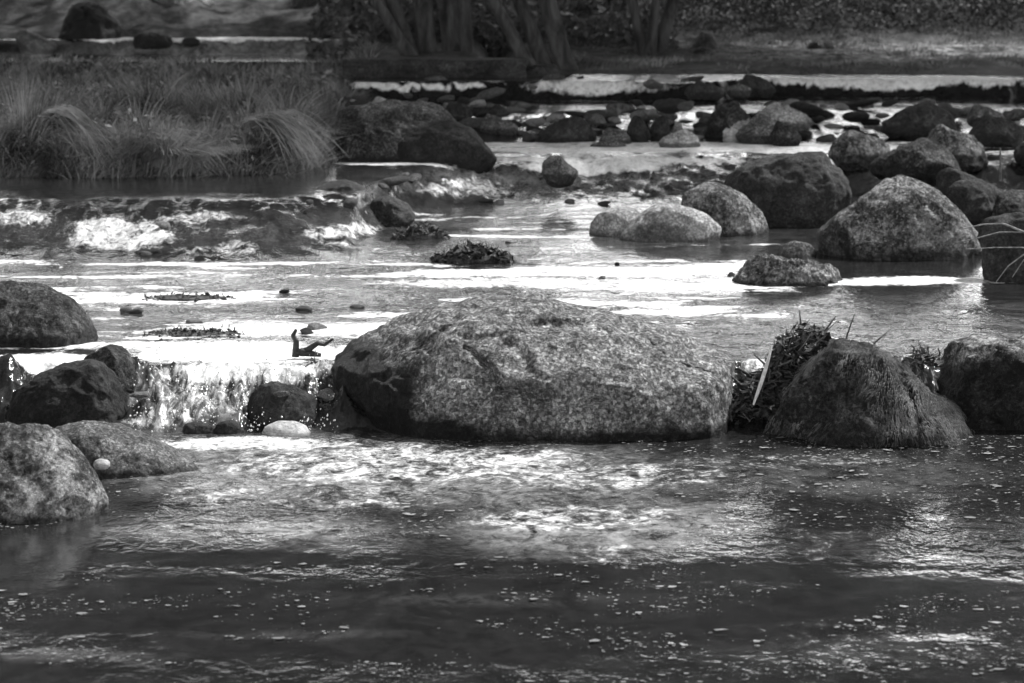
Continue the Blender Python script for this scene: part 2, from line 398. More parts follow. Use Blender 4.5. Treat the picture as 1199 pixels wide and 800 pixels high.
# ------------------------------------------------------------------ rocks
import bmesh
_ico = {}
def ico(n):
    if n not in _ico:
        b = bmesh.new(); bmesh.ops.create_icosphere(b, subdivisions=n, radius=1.0)
        v = np.array([x.co[:] for x in b.verts]); fc = np.array([[q.index for q in p.verts] for p in b.faces]); b.free()
        _ico[n] = (v, fc)
    return _ico[n]
ROCKS = {}
def rock(label, outline, base_y, z, mat, depth=.7, sub=5, k=2.4, seed=0, facets=6, rough=1.0, wet=.05, planes=(), dents=(), wet_shade=(), cracks=(), strata=0.0,
         name='boulder', cat='boulder', group=None, cz=.0, skirt=.5, yshift=0, parent=None, amp=1.0):
    """outline: photo silhouette from the left waterline over the top to the right waterline; it is set upright at the
    stone's own distance and swollen to a solid of half depth = depth * half width."""
    r = rs(seed + 7)
    ol = np.array(outline, float); cxp = (ol[0, 0] + ol[-1, 0]) / 2
    front = P(cxp, base_y, z)
    halfw = (ol[:, 0].max() - ol[:, 0].min()) / 2 / F * front[1]
    D = depth * halfw; Yc = front[1] + D * .85 + yshift
    pts = np.array([PY(a, b, Yc) for a, b in outline])[:, [0, 2]]
    h = pts[:, 1].max() - z
    cx = pts[:, 0].min() * .5 + pts[:, 0].max() * .5
    cc = np.array([cx, z + cz * h])
    low = []
    for t in np.linspace(0, 1, 7)[1:-1]:
        a = pts[-1] * (1 - t) + pts[0] * t
        low.append([a[0], min(a[1], z) - skirt * h * math.sin(math.pi * t) ** .6 - .02])
    poly = np.vstack([pts, low]); nxt = np.roll(poly, -1, 0)
    poly = np.vstack([poly * (1 - q_) + nxt * q_ for q_ in np.linspace(0, 1, 9)[:-1]]); d = poly - cc
    th = np.arctan2(d[:, 1], d[:, 0]); R = np.hypot(d[:, 0], d[:, 1]); o = np.argsort(th); th, R = th[o], R[o]
    tt = np.linspace(-math.pi, math.pi, 361); RR = np.interp(tt, th, R, period=2 * math.pi)
    ker = np.hanning(7); ker /= ker.sum(); RR = np.convolve(np.concatenate([RR[-4:-1], RR, RR[1:4]]), ker, 'valid')
    v, fc = ico(sub); v = v.copy()
    ang = np.arctan2(v[:, 2], v[:, 0]); Rv = np.interp(ang, tt, RR)
    t = v[:, 1]; s = (1 - np.abs(t) ** k) ** (1 / k)
    p = np.stack([cc[0] + Rv * np.cos(ang) * s, Yc + D * t * np.where(t < 0, 1, 1.1), cc[1] + Rv * np.sin(ang) * s], 1)
    size = min(halfw, max(h, halfw * .4))
    c0 = np.array([cc[0], Yc, cc[1]])
    q = p - c0
    for i in range(facets * 2):
        m = r.normal(size=3); m[0] *= .8; m[1] = -abs(m[1]) - .15; m[2] = abs(m[2]) * .5; m /= np.linalg.norm(m)
        dd = q @ m; hc = dd.max() * (1 - r.uniform(.08, .24)); ex = np.clip(dd - hc, 0, None); q -= np.outer(ex * .93, m)
    for (m, cut) in planes:
        m = np.array(m, float); m /= np.linalg.norm(m)
        dd = q @ m; hc = dd.max() * (1 - cut); ex = np.clip(dd - hc, 0, None); q -= np.outer(ex * .92, m)
    # many small chipped facets all over the stone
    for i in range(26 if sub >= 5 else 12):
        m = r.normal(size=3); m[2] = m[2] * .7 + .15; m /= np.linalg.norm(m)
        dd = q @ m; hc = dd.max() * (1 - r.uniform(.02, .10) * rough); ex = np.clip(dd - hc, 0, None); q -= np.outer(ex * .97, m)
    nrm = q / np.array([halfw ** 2, D ** 2, max(h, .01) ** 2]); nrm /= np.linalg.norm(nrm, axis=1)[:, None] + 1e-9
    a = q / size
    dsp = .06 * fbm(a[:, 0] * 1.3, a[:, 1] * 1.3, a[:, 2] * 1.3, 3, seed) \
        + .07 * rough * (1 - 2 * np.abs(fbm(a[:, 0] * 3, a[:, 1] * 3, a[:, 2] * 3, 4, seed + 3))) \
        + .022 * rough * fbm(a[:, 0] * 11, a[:, 1] * 11, a[:, 2] * 11, 4, seed + 5)
    if strata:
        ph = a[:, 2] * 7 + a[:, 0] * 1.6 + 1.6 * fbm(a[:, 0] * 1.4, a[:, 1] * 1.4, a[:, 2] * 1.4, 3, seed + 20)
        saw = ph - np.floor(ph); dsp = dsp + strata * (sstep(0, .8, saw) - sstep(.8, 1, saw)) * sstep(-.1, .3, fbm(a[:, 0] * 1.7, a[:, 1], a[:, 2] * 2.5, 3, seed + 22))
    q = q + nrm * (dsp * size * amp)[:, None]
    p = q + c0
    if dents:
        px, py = project(p)
        for (dx, dy, rx, ry, dep) in dents:
            w = sstep(1.2, .2, np.sqrt(((px - dx) / rx) ** 2 + ((py - dy) / ry) ** 2)) * (t < .2)
            p[:, 1] += dep * w
    if len(cracks):
        px, py = project(p); jx = 3 * fbm(px / 9., py / 9., px * 0, 3, seed + 30)
        for (line, wpx, dep) in cracks:
            best = np.full(len(p), 1e9)
            for (x0, y0), (x1, y1) in zip(line[:-1], line[1:]):
                tt_ = np.clip(((px - x0) * (x1 - x0) + (py - y0) * (y1 - y0)) / ((x1 - x0) ** 2 + (y1 - y0) ** 2), 0, 1)
                best = np.minimum(best, np.hypot(px - x0 - tt_ * (x1 - x0), py - y0 - tt_ * (y1 - y0)))
            p[:, 1] += dep * sstep(wpx, wpx * .2, best + jx) * (t < .2)
    wl_ = p[:, 2] - z + .04 * fbm(a[:, 0] * 4, a[:, 1] * 4, a[:, 2], 3, seed + 9) * size * 2
    wv = sstep(wet * 1.6 + .001, wet * .6, wl_)
    px, py = project(p)
    for (dx, dy, rx, ry) in wet_shade:  # patches darkened like wet stone; some paint in a shaded side
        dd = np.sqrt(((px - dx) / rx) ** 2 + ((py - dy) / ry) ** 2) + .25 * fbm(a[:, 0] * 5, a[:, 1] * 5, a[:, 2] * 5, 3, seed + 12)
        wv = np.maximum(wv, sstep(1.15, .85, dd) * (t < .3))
    org = np.array([cc[0], Yc, z])
    o = mesh_obj(name, p - org, fc, M[mat], attrs={'wet': wv}, parent=parent); o.location = org
    if parent is None: tag(o, label, cat, group)
    ROCKS[label] = (o, p)
    return o

# --- foreground and middle
rock('big pale speckled granite boulder in the middle of the photo, black at its left end',
     [(387,512),(386,480),(387,450),(396,428),(415,408),(450,392),(500,375),(545,361),(595,356),(650,362),(700,372),(745,385),(792,399),(838,414),(868,434),(882,462),(880,488),(874,512)],
     513, 0, 'granite', depth=.62, sub=7, k=2.8, seed=3, facets=0, wet=.045, amp=.75, wet_shade=[(402,474,84,82),(470,507,110,20)],  # left end: wet rock and its shadowed side, both painted black
     planes=[((-.75,-.62,-.12),.20),((-.35,-.8,.3),.04),((.2,-.5,.8),.05)],
     dents=[(566,446,22,16,.05),(590,457,20,6,.03),(702,470,24,7,.03),(640,385,50,12,.03),(500,440,50,30,.02)], rough=1.0, strata=.034,
     cracks=[([(478,418),(500,402),(527,382)],4,.03),([(546,408),(566,424),(582,444),(586,458)],5,.05),([(586,458),(608,461),(640,470)],4,.03),([(684,472),(706,468),(722,458)],4,.03),([(560,395),(600,390),(660,392)],3,.015),([(760,400),(790,425),(840,440)],3,.015)])
rock('conical moss-covered boulder right of the leaf debris', [(905,522),(912,495),(918,468),(935,445),(960,424),(980,409),(1003,400),(1026,413),(1054,438),(1084,465),(1120,486),(1152,507),(1166,522)],
     524, 0, 'mossy', depth=.75, sub=6, k=2.0, amp=.8, seed=11, facets=2, wet=.03, rough=1.5, planes=[((-.6,-.7,.35),.1),((.55,-.7,.35),.08)], dents=[(1000,470,14,50,.05),(995,438,22,10,.04)], cracks=[([(940,448),(968,430),(1000,428)],5,.03),([(1050,430),(1070,470),(1075,515)],5,.03)])
rock('rounded black wet boulder with a pale dry top at the right edge', [(1103,498),(1104,455),(1106,425),(1118,404),(1150,396),(1199,396),(1240,402),(1268,430),(1275,498)],
     503, 0, 'lichen_black', depth=.7, sub=6, k=3.2, seed=17, facets=2, cz=.35, wet=.05, wet_shade=[(1180,476,120,58)])
rock('light lichen-mottled boulder in the lower left corner', [(-80,600),(-70,540),(-40,510),(0,500),(40,503),(70,514),(93,538),(108,562),(120,583),(128,606)],
     612, 0, 'granite_lichen', depth=.7, sub=6, k=2.4, seed=23, facets=6, wet=.015)
rock('low grey sloping stone carrying a pebble beside the lichened corner boulder', [(20,556),(40,520),(65,503),(95,496),(135,501),(172,513),(205,531),(232,550),(238,558)],
     560, 0, 'grey', depth=.6, sub=6, k=2.2, seed=29, facets=3, wet=.02, rough=.6)
rock('black wet overhanging boulder beside the little waterfall', [(2,503),(3,478),(18,460),(45,445),(75,432),(105,425),(132,434),(147,455),(156,482),(152,505)],
     505, 0, 'black', depth=.5, sub=6, k=2.8, seed=31, facets=3, cz=.4, wet=.0)
rock('dark speckled boulder cut by the left edge above the white water', [(-90,402),(-70,360),(-30,338),(10,334),(50,339),(80,354),(100,374),(112,396),(114,405)],
     406, .2, 'dark_speck', depth=.65, sub=6, k=2.4, seed=37, facets=4, wet=.05)
rock('textured grey rock hump between the black overhanging boulder and the falls', [(92,470),(96,420),(108,402),(130,400),(150,418),(164,440),(176,470),(184,500)],
     500, .05, 'dark_speck', depth=.8, sub=5, seed=41, wet=.03, yshift=.38)
rock('dark wet stone at the foot of the falls left of the big boulder', [(286,500),(288,470),(300,455),(322,448),(345,452),(365,464),(376,480),(378,500)],
     504, 0, 'dark', depth=.8, sub=5, seed=43, wet=.03, name='stone', cat='stone')
rock('smooth white stone just under the falls', [(306,508),(310,500),(325,494),(345,494),(358,499),(364,508)],
     511, 0, 'white', depth=.8, sub=4, seed=47, facets=1, rough=.2, wet=.0, name='stone', cat='stone')
for i, (a, b, w, h, lb) in enumerate([(232,506,24,12,'small black stone under the left part of the falls'),(258,452,14,26,'black rock tooth standing in the falls'),
        (268,506,18,14,'low black stone at the foot of the falls beside the small one'),(345,452,20,22,'black knob of rock in the falls next to the big boulder'),
        (132,416,20,12,'dark tuft of rock above the black overhanging boulder')]):
    z = 0 if b > 470 else (.1 if b > 430 else .2)
    rock(lb, [(a-w,b),(a-w*.8,b-h*.6),(a-w*.1,b-h),(a+w*.6,b-h*.75),(a+w,b)], b + 3, z, 'dark', depth=.9, sub=4, seed=50+i, wet=.0, name='stone', cat='stone')
_o, _p = ROCKS['low grey sloping stone carrying a pebble beside the lichened corner boulder']
_px, _py = project(_p); _c = np.where((np.hypot(_px - 117, _py - 546) < 4))[0]; _q = _p[_c[np.argmin(_p[_c, 1])]]
v, fc = ico(4); q = v * np.array([.030, .026, .021]); q *= (1 + .12 * fbm(v[:, 0] * 1.6, v[:, 1] * 1.6, v[:, 2] * 1.6, 3, 61))[:, None]
_o = mesh_obj('pebble', q, fc, M['white'], attrs={'wet': np.zeros(len(q))}); _o.location = (_q[0], _q[1] - .012, _q[2] + .014); tag(_o, 'tiny pale pebble lying on the low grey sloping stone', 'pebble')

rock('tall speckled boulder with a light rim standing in the pool at right', [(957,300),(958,280),(966,264),(985,247),(1012,228),(1034,216),(1054,208),(1078,219),(1110,240),(1138,260),(1150,280),(1154,300)],
     304, .2, 'granite_lichen', depth=.6, sub=6, k=2.4, seed=67, facets=0, wet=.04, planes=[((-.8,-.5,.0),.15),((.15,-.85,.35),.06),((.8,-.45,.25),.06)], wet_shade=[(975,285,22,28)])  # shade on the left flank painted in through the wet mask
rock('angular dark boulder with a notched top behind the pale stones', [(850,240),(849,214),(868,200),(890,190),(912,184),(940,181),(966,180),(970,196),(982,202),(994,222),(994,245),(980,262)],
     266, .2, 'dark', depth=.6, sub=6, k=2.8, seed=71, facets=0, wet=.0, cz=.2, planes=[((-.7,-.6,-.1),.18),((.1,-.8,.5),.12),((.7,-.6,.1),.12)])
rock('smooth pale stone, left one of the pair in the pool', [(686,276),(690,262),(700,250),(722,243),(745,245),(765,258),(780,276)], 277, .2, 'pale', depth=.6, sub=5, seed=73, facets=2, rough=.3, wet=.015)
rock('smooth pale humped stone with a dark shaded front, right one of the pair', [(724,281),(735,266),(755,248),(775,240),(800,243),(825,252),(845,268),(846,280)], 283, .2, 'pale', depth=.55, sub=5, seed=79, facets=2, rough=.7, wet=.02, wet_shade=[(772,276,34,14)])  # the shaded front is painted dark, using the wet mask
rock('grey lichened boulder leaning on the angular dark boulder', [(798,250),(800,230),(820,217),(845,217),(868,228),(890,245),(904,262),(905,274)], 276, .2, 'granite_lichen', depth=.6, sub=5, seed=83, facets=5, wet=.02)
rock('flat grey stone nearly awash in the pool', [(850,332),(860,318),(878,309),(900,304),(925,311),(950,310),(975,317),(998,326),(1010,333)], 335, .2, 'granite_lichen', depth=.5, sub=6, seed=89, facets=3, wet=.015, rough=2.0, amp=1.5)
rock('small rough stone behind the flat stone nearly awash', [(908,300),(914,288),(930,283),(948,286),(958,298)], 301, .2, 'grey', depth=.7, sub=4, seed=91, wet=.01, name='stone', cat='stone')
rock('black pointed stone above the tall speckled boulder', [(1094,217),(1098,203),(1112,197),(1130,203),(1150,212),(1152,217)], 219, .38, 'dark', depth=.7, sub=4, seed=93, wet=0, name='stone', cat='stone')
rock('dark boulder right behind the tall speckled boulder', [(1102,256),(1104,226),(1118,214),(1150,214),(1175,225),(1190,250)], 262, .2, 'dark', depth=.7, sub=5, seed=97, wet=.02, cz=.2)
rock('dark boulder half out of the picture at the right edge, middle height', [(1160,262),(1166,232),(1190,222),(1230,225),(1255,262)], 268, .2, 'dark_speck', depth=.7, sub=5, seed=99, wet=.02)
rock('black undercut boulder at the right edge under the bare twigs', [(1150,290),(1140,266),(1160,252),(1200,250),(1250,262),(1265,300),(1230,330)], 330, .2, 'dark', depth=.5, sub=5, seed=101, wet=0, cz=.45)
rock('large mottled dark boulder at the end of the grassy bank', [(368,192),(369,160),(385,142),(410,130),(450,123),(490,122),(515,128),(535,150),(540,188)], 190, .4, 'dark_speck', depth=.6, sub=6, seed=103, facets=4, wet=.03)
rock('long black boulder in front of the mottled one by the grassy bank', [(442,186),(452,165),(470,150),(500,143),(530,143),(552,152),(575,166),(588,182),(588,188)], 188, .4, 'black', depth=.4, sub=5, seed=107, facets=2, wet=.0, k=2.6, yshift=-.15)
rock('small two-toned stone alone on the white water', [(635,203),(636,188),(645,180),(655,181),(664,192),(675,200),(676,204)], 205, .4, 'grey', depth=.8, sub=4, seed=109, facets=3, wet=0, name='stone', cat='stone')
rock('smooth dark hump of rock with water sliding over it', [(352,243),(365,225),(385,214),(405,211),(428,220),(440,240)], 244, .3, 'grey', depth=.8, sub=5, seed=113, wet=.3, rough=.4)
rock('low dark wedge of rock beside the smooth hump', [(430,252),(435,236),(455,230),(478,240),(487,254)], 256, .25, 'grey', depth=.7, sub=4, seed=127, wet=.3, name='stone', cat='stone')

# --- far riffle
FAR = [
 ('dark low boulder in the riffle behind the lone two-toned stone', 625,700,136,163,.42,'dark'),
 ('dark stone with white water round it in the riffle', 700,742,148,165,.42,'grey'),
 ('dark upright stone left of the light round pebble', 733,762,128,158,.45,'dark'),
 ('dark rounded stone against the riffle, right of the upright one', 760,786,130,157,.45,'dark'),
 ('pale flat stone at the edge of the upper white band', 768,822,150,169,.42,'pale'),
 ('dark boulder below the row of black blocks', 820,882,117,150,.47,'dark_speck'),
 ('pale sloping slab in the riffle', 880,952,121,144,.48,'pale'),
 ('grey broad stone behind the tilted plate', 862,930,130,160,.45,'grey'),
 ('rounded grey boulder with a pale back in the right riffle', 972,1048,150,182,.42,'granite_lichen'),
 ('long dark boulder with a sloping left side in the upper white band', 1013,1130,163,196,.4,'dark_speck'),
 ('large grey boulder above the long dark boulder', 1077,1162,146,182,.42,'granite_lichen'),
 ('dark wide boulder under the right weir', 1030,1132,121,150,.48,'dark'),
 ('dark stone under the right end of the weir', 1135,1205,130,160,.47,'dark'),
 ('grey sloping stone at the right edge below the weir', 1130,1180,122,140,.5,'grey'),
 ('rough dark block on the left below the upper falls', 548,602,118,136,.48,'dark'),
 ('dark block in front of the rough block under the upper falls', 560,608,134,152,.45,'grey'),
 ('black rock next to the round white stone under the upper falls', 520,556,112,140,.47,'dark'),
 ('dark stone at the centre of the riffle', 900,940,140,162,.45,'dark_speck'),
 ('black flat-topped block in the row on the upper water, left one', 798,850,96,109,.65,'dark'),
 ('black rounded block in the row on the upper water, right one', 864,909,87,105,.65,'dark'),
 ('pale pointed stone at the foot of the upper falls', 432,462,113,127,.5,'white'),
 ('dark squat stone between two white chutes', 850,882,98,107,.65,'grey'),
 ('stone mound at the right edge by the thin stake', 1185,1240,163,182,.42,'dark'),
 ('low dark stone left of the broad grey stone', 690,735,163,172,.4,'grey'),
 ('light round stone in the riffle', 788,800,138,152,.45,'pale'),
]
for i, (lb, x0, x1, y0, y1, z, mt) in enumerate(FAR):
    r = rs(200 + i); w = x1 - x0; h = y1 - y0; pk = r.uniform(.15, .7)
    u = np.sort(r.uniform(.04, .96, 6)); ol = [(x0, y1)]
    for q_ in u:
        e = q_ / pk if q_ < pk else (1 - q_) / (1 - pk)
        ol.append((x0 + q_ * w, y1 - h * min(1, e ** .55 * r.uniform(.82, 1.05))))
    ol.append((x1, y1)); ol.insert(1 + int((u < pk).sum()), (x0 + pk * w, y0))
    rock(lb, ol, y1 + 1, z, mt, depth=.6, sub=5, seed=210 + i * 3, facets=5, wet=.01, k=2.2, amp=1.5, name='boulder' if w > 45 else 'stone', cat='boulder' if w > 45 else 'stone')
BACK = [
 ('big black boulder on the far left bank above the top weir', 66,142,4,46,.8,27.8,'black'),
 ('flat dark stone lying on the top weir, longer one', 150,206,38,50,.8,27.6,'dark'),
 ('flat dark stone lying on the top weir, shorter one', 212,236,44,50,.8,27.6,'dark'),
 ('grey standing stone on the right bank', 808,846,36,78,.72,26.5,'grey'),
 ('dark boulder at the foot of the grey standing stone', 800,850,56,80,.72,26.2,'dark'),
 ('small pale stone on the right bank under the ivy', 896,922,47,58,.75,27.5,'pale'),
 ('grey round boulder between the two left tree clumps', 545,590,24,58,.8,27.5,'grey'),
 ('grey stone between the middle tree and the right tree', 722,748,28,42,.85,28.2,'grey'),
 ('grey boulder at the foot of the middle tree clump', 600,668,76,98,.66,24.0,'grey'),
 ('low stone at the water edge left of the middle tree', 540,600,84,98,.66,23.8,'dark'),
 ('pale stone at the water edge under the ledge', 490,530,90,99,.66,23.6,'pale'),
 ('dark stone in the long grass on the right bank', 940,985,48,66,.72,26.6,'dark_speck'),
 ('pale fallen slope of rock at the far left', -30,60,-20,40,.9,30.5,'granite'),
 ('broad grey slab of rock on the slope behind the top weir, left one', 150,262,-14,36,.9,29.0,'pale'),
 ('broad grey slab of rock on the slope behind the top weir, right one', 330,440,-12,40,.88,28.9,'grey'),
]
for i, (lb, x0, x1, y0, y1, z, Yb, mt) in enumerate(BACK):
    r = rs(300 + i); w = x1 - x0; h = y1 - y0; pk = r.uniform(.3, .6)
    ol = [(x0, y1), (x0 + .05 * w, y1 - .5 * h), (x0 + .2 * w, y1 - .85 * h), (x0 + pk * w, y0), (x0 + (pk + .2) * w, y0 + .06 * h), (x0 + .88 * w, y1 - .6 * h), (x1, y1)]
    fy = P((x0 + x1) / 2, y1, z)[1]
    rock(lb, ol, y1, z, mt, depth=.6, sub=5, seed=310 + i * 3, facets=5, wet=-.05, yshift=Yb - fy, k=2.2, amp=1.5, name='boulder' if w > 45 else 'stone', cat='boulder' if w > 45 else 'stone')

rock('light streak of rock sloping down at the top left corner', [(18,44),(22,36),(30,36),(44,42),(58,48),(68,54)], 56, .72, 'pale', depth=.4, sub=5, seed=399, facets=0, rough=.6, wet=-.05, yshift=-.3, name='stone', cat='stone')
# bleached plate of stone propped in the riffle
rock('thin pale plate of stone tilted up in the riffle', [(845,156),(850,150),(865,142),(880,137),(881,141),(870,149),(855,156)], 158, .45, 'white', depth=.5, sub=4, seed=401, facets=0, rough=.2, wet=0, name='stone_plate', cat='stone', amp=.4)

# many small stones of the riffles: individuals, one mesh per kind reused
r = rs(77)
protos = []
for i in range(6):
    v, fc = ico(3); v = v.copy(); q = v * np.array([1, .8, .42])
    for j in range(16):
        m = r.normal(size=3); m /= np.linalg.norm(m); dd = q @ m; hc = dd.max() * r.uniform(.72, .95); q -= np.outer(np.clip(dd - hc, 0, None), m)
    q += v * (.12 * fbm(q[:, 0] * 2, q[:, 1] * 2, q[:, 2] * 2, 3, i * 7))[:, None]
    me = mesh_obj('small_stone', q, fc, M[['dark', 'grey', 'granite_lichen', 'grey', 'granite', 'pale'][i]], attrs={'wet': np.full(len(q), .12)}, smooth=False)
    protos.append(me.data); bpy.data.objects.remove(me)
def scatter(n, region, z, smin, smax, label, group):
    for i in range(n):
        px = r.uniform(region[0], region[1]); py = r.uniform(region[2], region[3]); p = P(px, py, z)
        gz = float(water_level(np.array([p[0]]), np.array([p[1]]))[0]); p = P(px, py, gz)
        o = bpy.data.objects.new('small_stone', protos[r.randint(6)]); COL.objects.link(o)
        s = r.uniform(smin, smax) * (1 if r.rand() > .2 else 1.5); o.location = (p[0], p[1], gz + s * .1); o.scale = (s * r.uniform(.9, 1.5), s, s * r.uniform(.7, 1.2)); o.rotation_euler = (r.uniform(-.3, .3), r.uniform(-.3, .3), r.uniform(0, 6.28))
        tag(o, label, 'stone', group)
scatter(150, (540, 1199, 122, 166), .45, .03, .10, 'small stone among the boulders of the far riffle', 'small stones of the far riffle')
scatter(16, (430, 640, 104, 130), .5, .03, .07, 'small stone under the upper falls', 'small stones under the upper falls')
scatter(14, (620, 820, 92, 112), .6, .04, .08, 'small stone in the broken white water right of the upper falls', 'stones in the upper white water')
scatter(12, (150, 400, 452, 500), .1, .02, .05, 'small stone in the spray of the near falls', 'stones in the near falls')
scatter(14, (590, 830, 212, 240), .3, .03, .06, 'small stone in the low step behind the pale stones', 'stones of the low step')
scatter(14, (130, 320, 262, 304), .3, .02, .05, 'small stone in the left rapid', 'stones in the left rapid')

scatter(8, (470, 1100, 283, 345), .2, .02, .055, 'low wet stone barely breaking the surface of the middle pool', 'low stones of the middle pool')
scatter(8, (120, 420, 335, 400), .2, .02, .05, 'low wet stone in the shallow white water above the near falls', 'low stones above the near falls')
scatter(16, (330, 620, 205, 240), .35, .03, .07, 'low wet stone round the smooth hump of rock', 'low stones round the smooth hump')
# ------------------------------------------------------------------ ledge (old masonry weir) in front of the trees
def slab(name, pts, y0, y1, zt, zb, mat, label, cat, seed):
    x0, x1 = pts; n = 160; m = 16
    prof = [(y0, zb), (y0 + .01, zb + (zt - zb) * .5), (y0 + .0, zt - .02), (y0 + .03, zt), (y1 - .03, zt), (y1, zt - .03), (y1, zb)]
    dense = []
    for a, b in zip(prof[:-1], prof[1:]):
        for t in np.linspace(0, 1, 6)[:-1]: dense.append((a[0] + (b[0] - a[0]) * t, a[1] + (b[1] - a[1]) * t))
    dense.append(prof[-1]); dense = np.array(dense); k = len(dense)
    xs = np.linspace(x0, x1, n); XX = np.repeat(xs, k); YY = np.tile(dense[:, 0], n); ZZ = np.tile(dense[:, 1], n)
    dn = fbm(XX * 3, YY * 3 + 7, ZZ * 6, 4, seed)
    YY = YY + .05 * dn; ZZ = ZZ + .02 * fbm(XX * 2, YY, ZZ, 3, seed + 4)
    i = np.arange(n * k).reshape(n, k)
    f = np.stack([i[:-1, :-1], i[1:, :-1], i[1:, 1:], i[:-1, 1:]], -1).reshape(-1, 4)
    org = np.array([(x0 + x1) / 2, y0, zb])
    o = mesh_obj(name, np.stack([XX, YY, ZZ], 1) - org, f, M[mat], attrs={'wet': np.full(n * k, .0)}); o.location = org
    return tag(o, label, cat)
slab('stone_ledge', (-1.42, .12), 23.85, 24.3, .80, .5, 'dark', 'long dark stone ledge in front of the left trees', 'ledge', 5)

# ------------------------------------------------------------------ tubes, blades, leaves
def tube(path, radii, seg=8):
    path = np.array(path, float); n = len(path); vs, fs = [], []
    tang = np.gradient(path, axis=0); tang /= np.linalg.norm(tang, axis=1)[:, None] + 1e-9
    ref = np.array([.3, 1., .1]); ref /= np.linalg.norm(ref)
    for i in range(n):
        a = np.cross(tang[i], ref); a /= np.linalg.norm(a) + 1e-9; b = np.cross(tang[i], a)
        th = np.linspace(0, 2 * math.pi, seg, endpoint=False)
        vs.append(path[i] + radii[i] * (np.outer(np.cos(th), a) + np.outer(np.sin(th), b)))
    v = np.vstack(vs)
    for i in range(n - 1):
        for j in range(seg):
            fs.append([i * seg + j, i * seg + (j + 1) % seg, (i + 1) * seg + (j + 1) % seg, (i + 1) * seg + j])
    return v, np.array(fs)
def join(parts):
    vs, fs, o = [], [], 0
    for v, f in parts: vs.append(v); fs.append(f + o); o += len(v)
    return np.vstack(vs), np.vstack(fs)
def blades(base, h, lean, width, seed=0, seg=4, droop=.9):
    """curved grass blades. base (n,3), h (n), lean (n,2) horizontal reach as a fraction of h"""
    n = len(base); r = rs(seed); t = np.linspace(0, 1, seg + 1)
    ang = r.uniform(0, math.pi, n); wv = np.stack([np.cos(ang), np.sin(ang) * .5, np.zeros(n)], 1) * width[:, None]
    L = []
    for k in range(seg + 1):
        up = h * (t[k] - droop * .5 * t[k] ** 2 * np.minimum(1, np.hypot(lean[:, 0], lean[:, 1])))
        c = base + np.stack([lean[:, 0] * h * t[k] ** 1.8, lean[:, 1] * h * t[k] ** 1.8, up], 1)
        w = (1 - t[k]) ** .7 * .5 + .03
        L.append(c - wv * w); L.append(c + wv * w)
    v = np.stack(L, 1).reshape(-1, 3); st = 2 * (seg + 1); b = np.arange(n)[:, None] * st
    f = []
    for k in range(seg): f.append(np.concatenate([b + 2 * k, b + 2 * k + 1, b + 2 * k + 3, b + 2 * k + 2], 1))
    f = np.stack(f, 1).reshape(-1, 4)
    rnd = np.repeat(r.rand(n), st)
    return v, f, rnd
def leaves(c, size, seed=0, flat=.0):
    n = len(c); r = rs(seed)
    nrm = r.normal(size=(n, 3)); nrm[:, 2] += flat; nrm /= np.linalg.norm(nrm, axis=1)[:, None]
    a = np.cross(nrm, r.normal(size=(n, 3))); a /= np.linalg.norm(a, axis=1)[:, None]; b = np.cross(nrm, a)
    s = size[:, None]
    v = np.stack([c - a * s, c - b * s * .45 + nrm * s * .15, c + a * s, c + b * s * .45 + nrm * s * .15], 1).reshape(-1, 3)
    f = np.arange(n * 4).reshape(-1, 4)
    return v, f, np.repeat(r.rand(n), 4)

# ------------------------------------------------------------------ bank grass
r = rs(500)
def grass_patch(n, cond, xr, yr, hmin, hmax, width, name, seed, mat='grass', leanx=.0, spread=.8):
    x = r.uniform(xr[0], xr[1], n); y = r.uniform(yr[0], yr[1], n); k = cond(x, y); x, y = x[k], y[k]
    cl = fbm(x * 1.7, y * 1.7, x * 0, 3, seed); keep = cl > -.28 + r.uniform(-.2, .2, len(x)); x, y, cl = x[keep], y[keep], cl[keep]
    z = ground_h(x, y); n = len(x)
    h = (hmin + (hmax - hmin) * np.clip(.5 + cl * 1.2 + r.uniform(-.3, .3, n), 0, 1))
    d1 = fbm(x * .9, y * .9, x * 0, 2, seed + 5) * 5; lean = np.stack([np.cos(d1), np.sin(d1)], 1) * .5 + r.normal(size=(n, 2)) * spread * .6
    lean[:, 0] += leanx
    v, f, rnd = blades(np.stack([x, y, z - .02], 1), h, lean, np.full(n, width) * r.uniform(.6, 1.4, n), seed)
    tn = fbm(x * 2.6, y * 2.0, x * 0, 4, seed + 8); rnd = np.clip(.3 + 1.6 * np.repeat(tn, 10) + .5 * (rnd - .5), 0, 1)
    return v, f, rnd
def stuff(name, parts, mat):
    o = 0; V, Fc, R = [], [], []
    for v, f, rr in parts: V.append(v); Fc.append(f + o); R.append(rr); o += len(v)
    ob = mesh_obj(name, np.vstack(V), np.vstack(Fc), M[mat], smooth=True, attrs={'rnd': np.concatenate(R)})
    return ob
inL = lambda x, y: bank_mask_left(x, y) > .08
p1 = grass_patch(20000, inL, (-6.5, -1.1), (17.4, 20.5), .10, .34, .014, 'g', 510)
p2 = grass_patch(16000, inL, (-7.5, -1.1), (20.5, 26.3), .06, .20, .016, 'g', 520)
p0 = grass_patch(26000, lambda x, y: (bank_mask_left(x, y) > .05) & (bank_mask_left(x, y) < .95) & (y < 18.4), (-6.5, -1.1), (17.2, 18.4), .12, .32, .013, 'g', 505, spread=.9)
nc = 520; cxx = r.uniform(-6.5, -1.2, nc); cyy = 17.5 + 8.5 * r.rand(nc) ** 1.3; ok = bank_mask_left(cxx, cyy) > .2; cxx, cyy = cxx[ok], cyy[ok]; nc = len(cxx)
nb = 120; ch = r.uniform(.08, .42, nc) * np.where(cyy > 21, .55, 1); a = r.uniform(0, 6.283, (nc, nb)); ra = .11 * np.sqrt(r.rand(nc, nb))
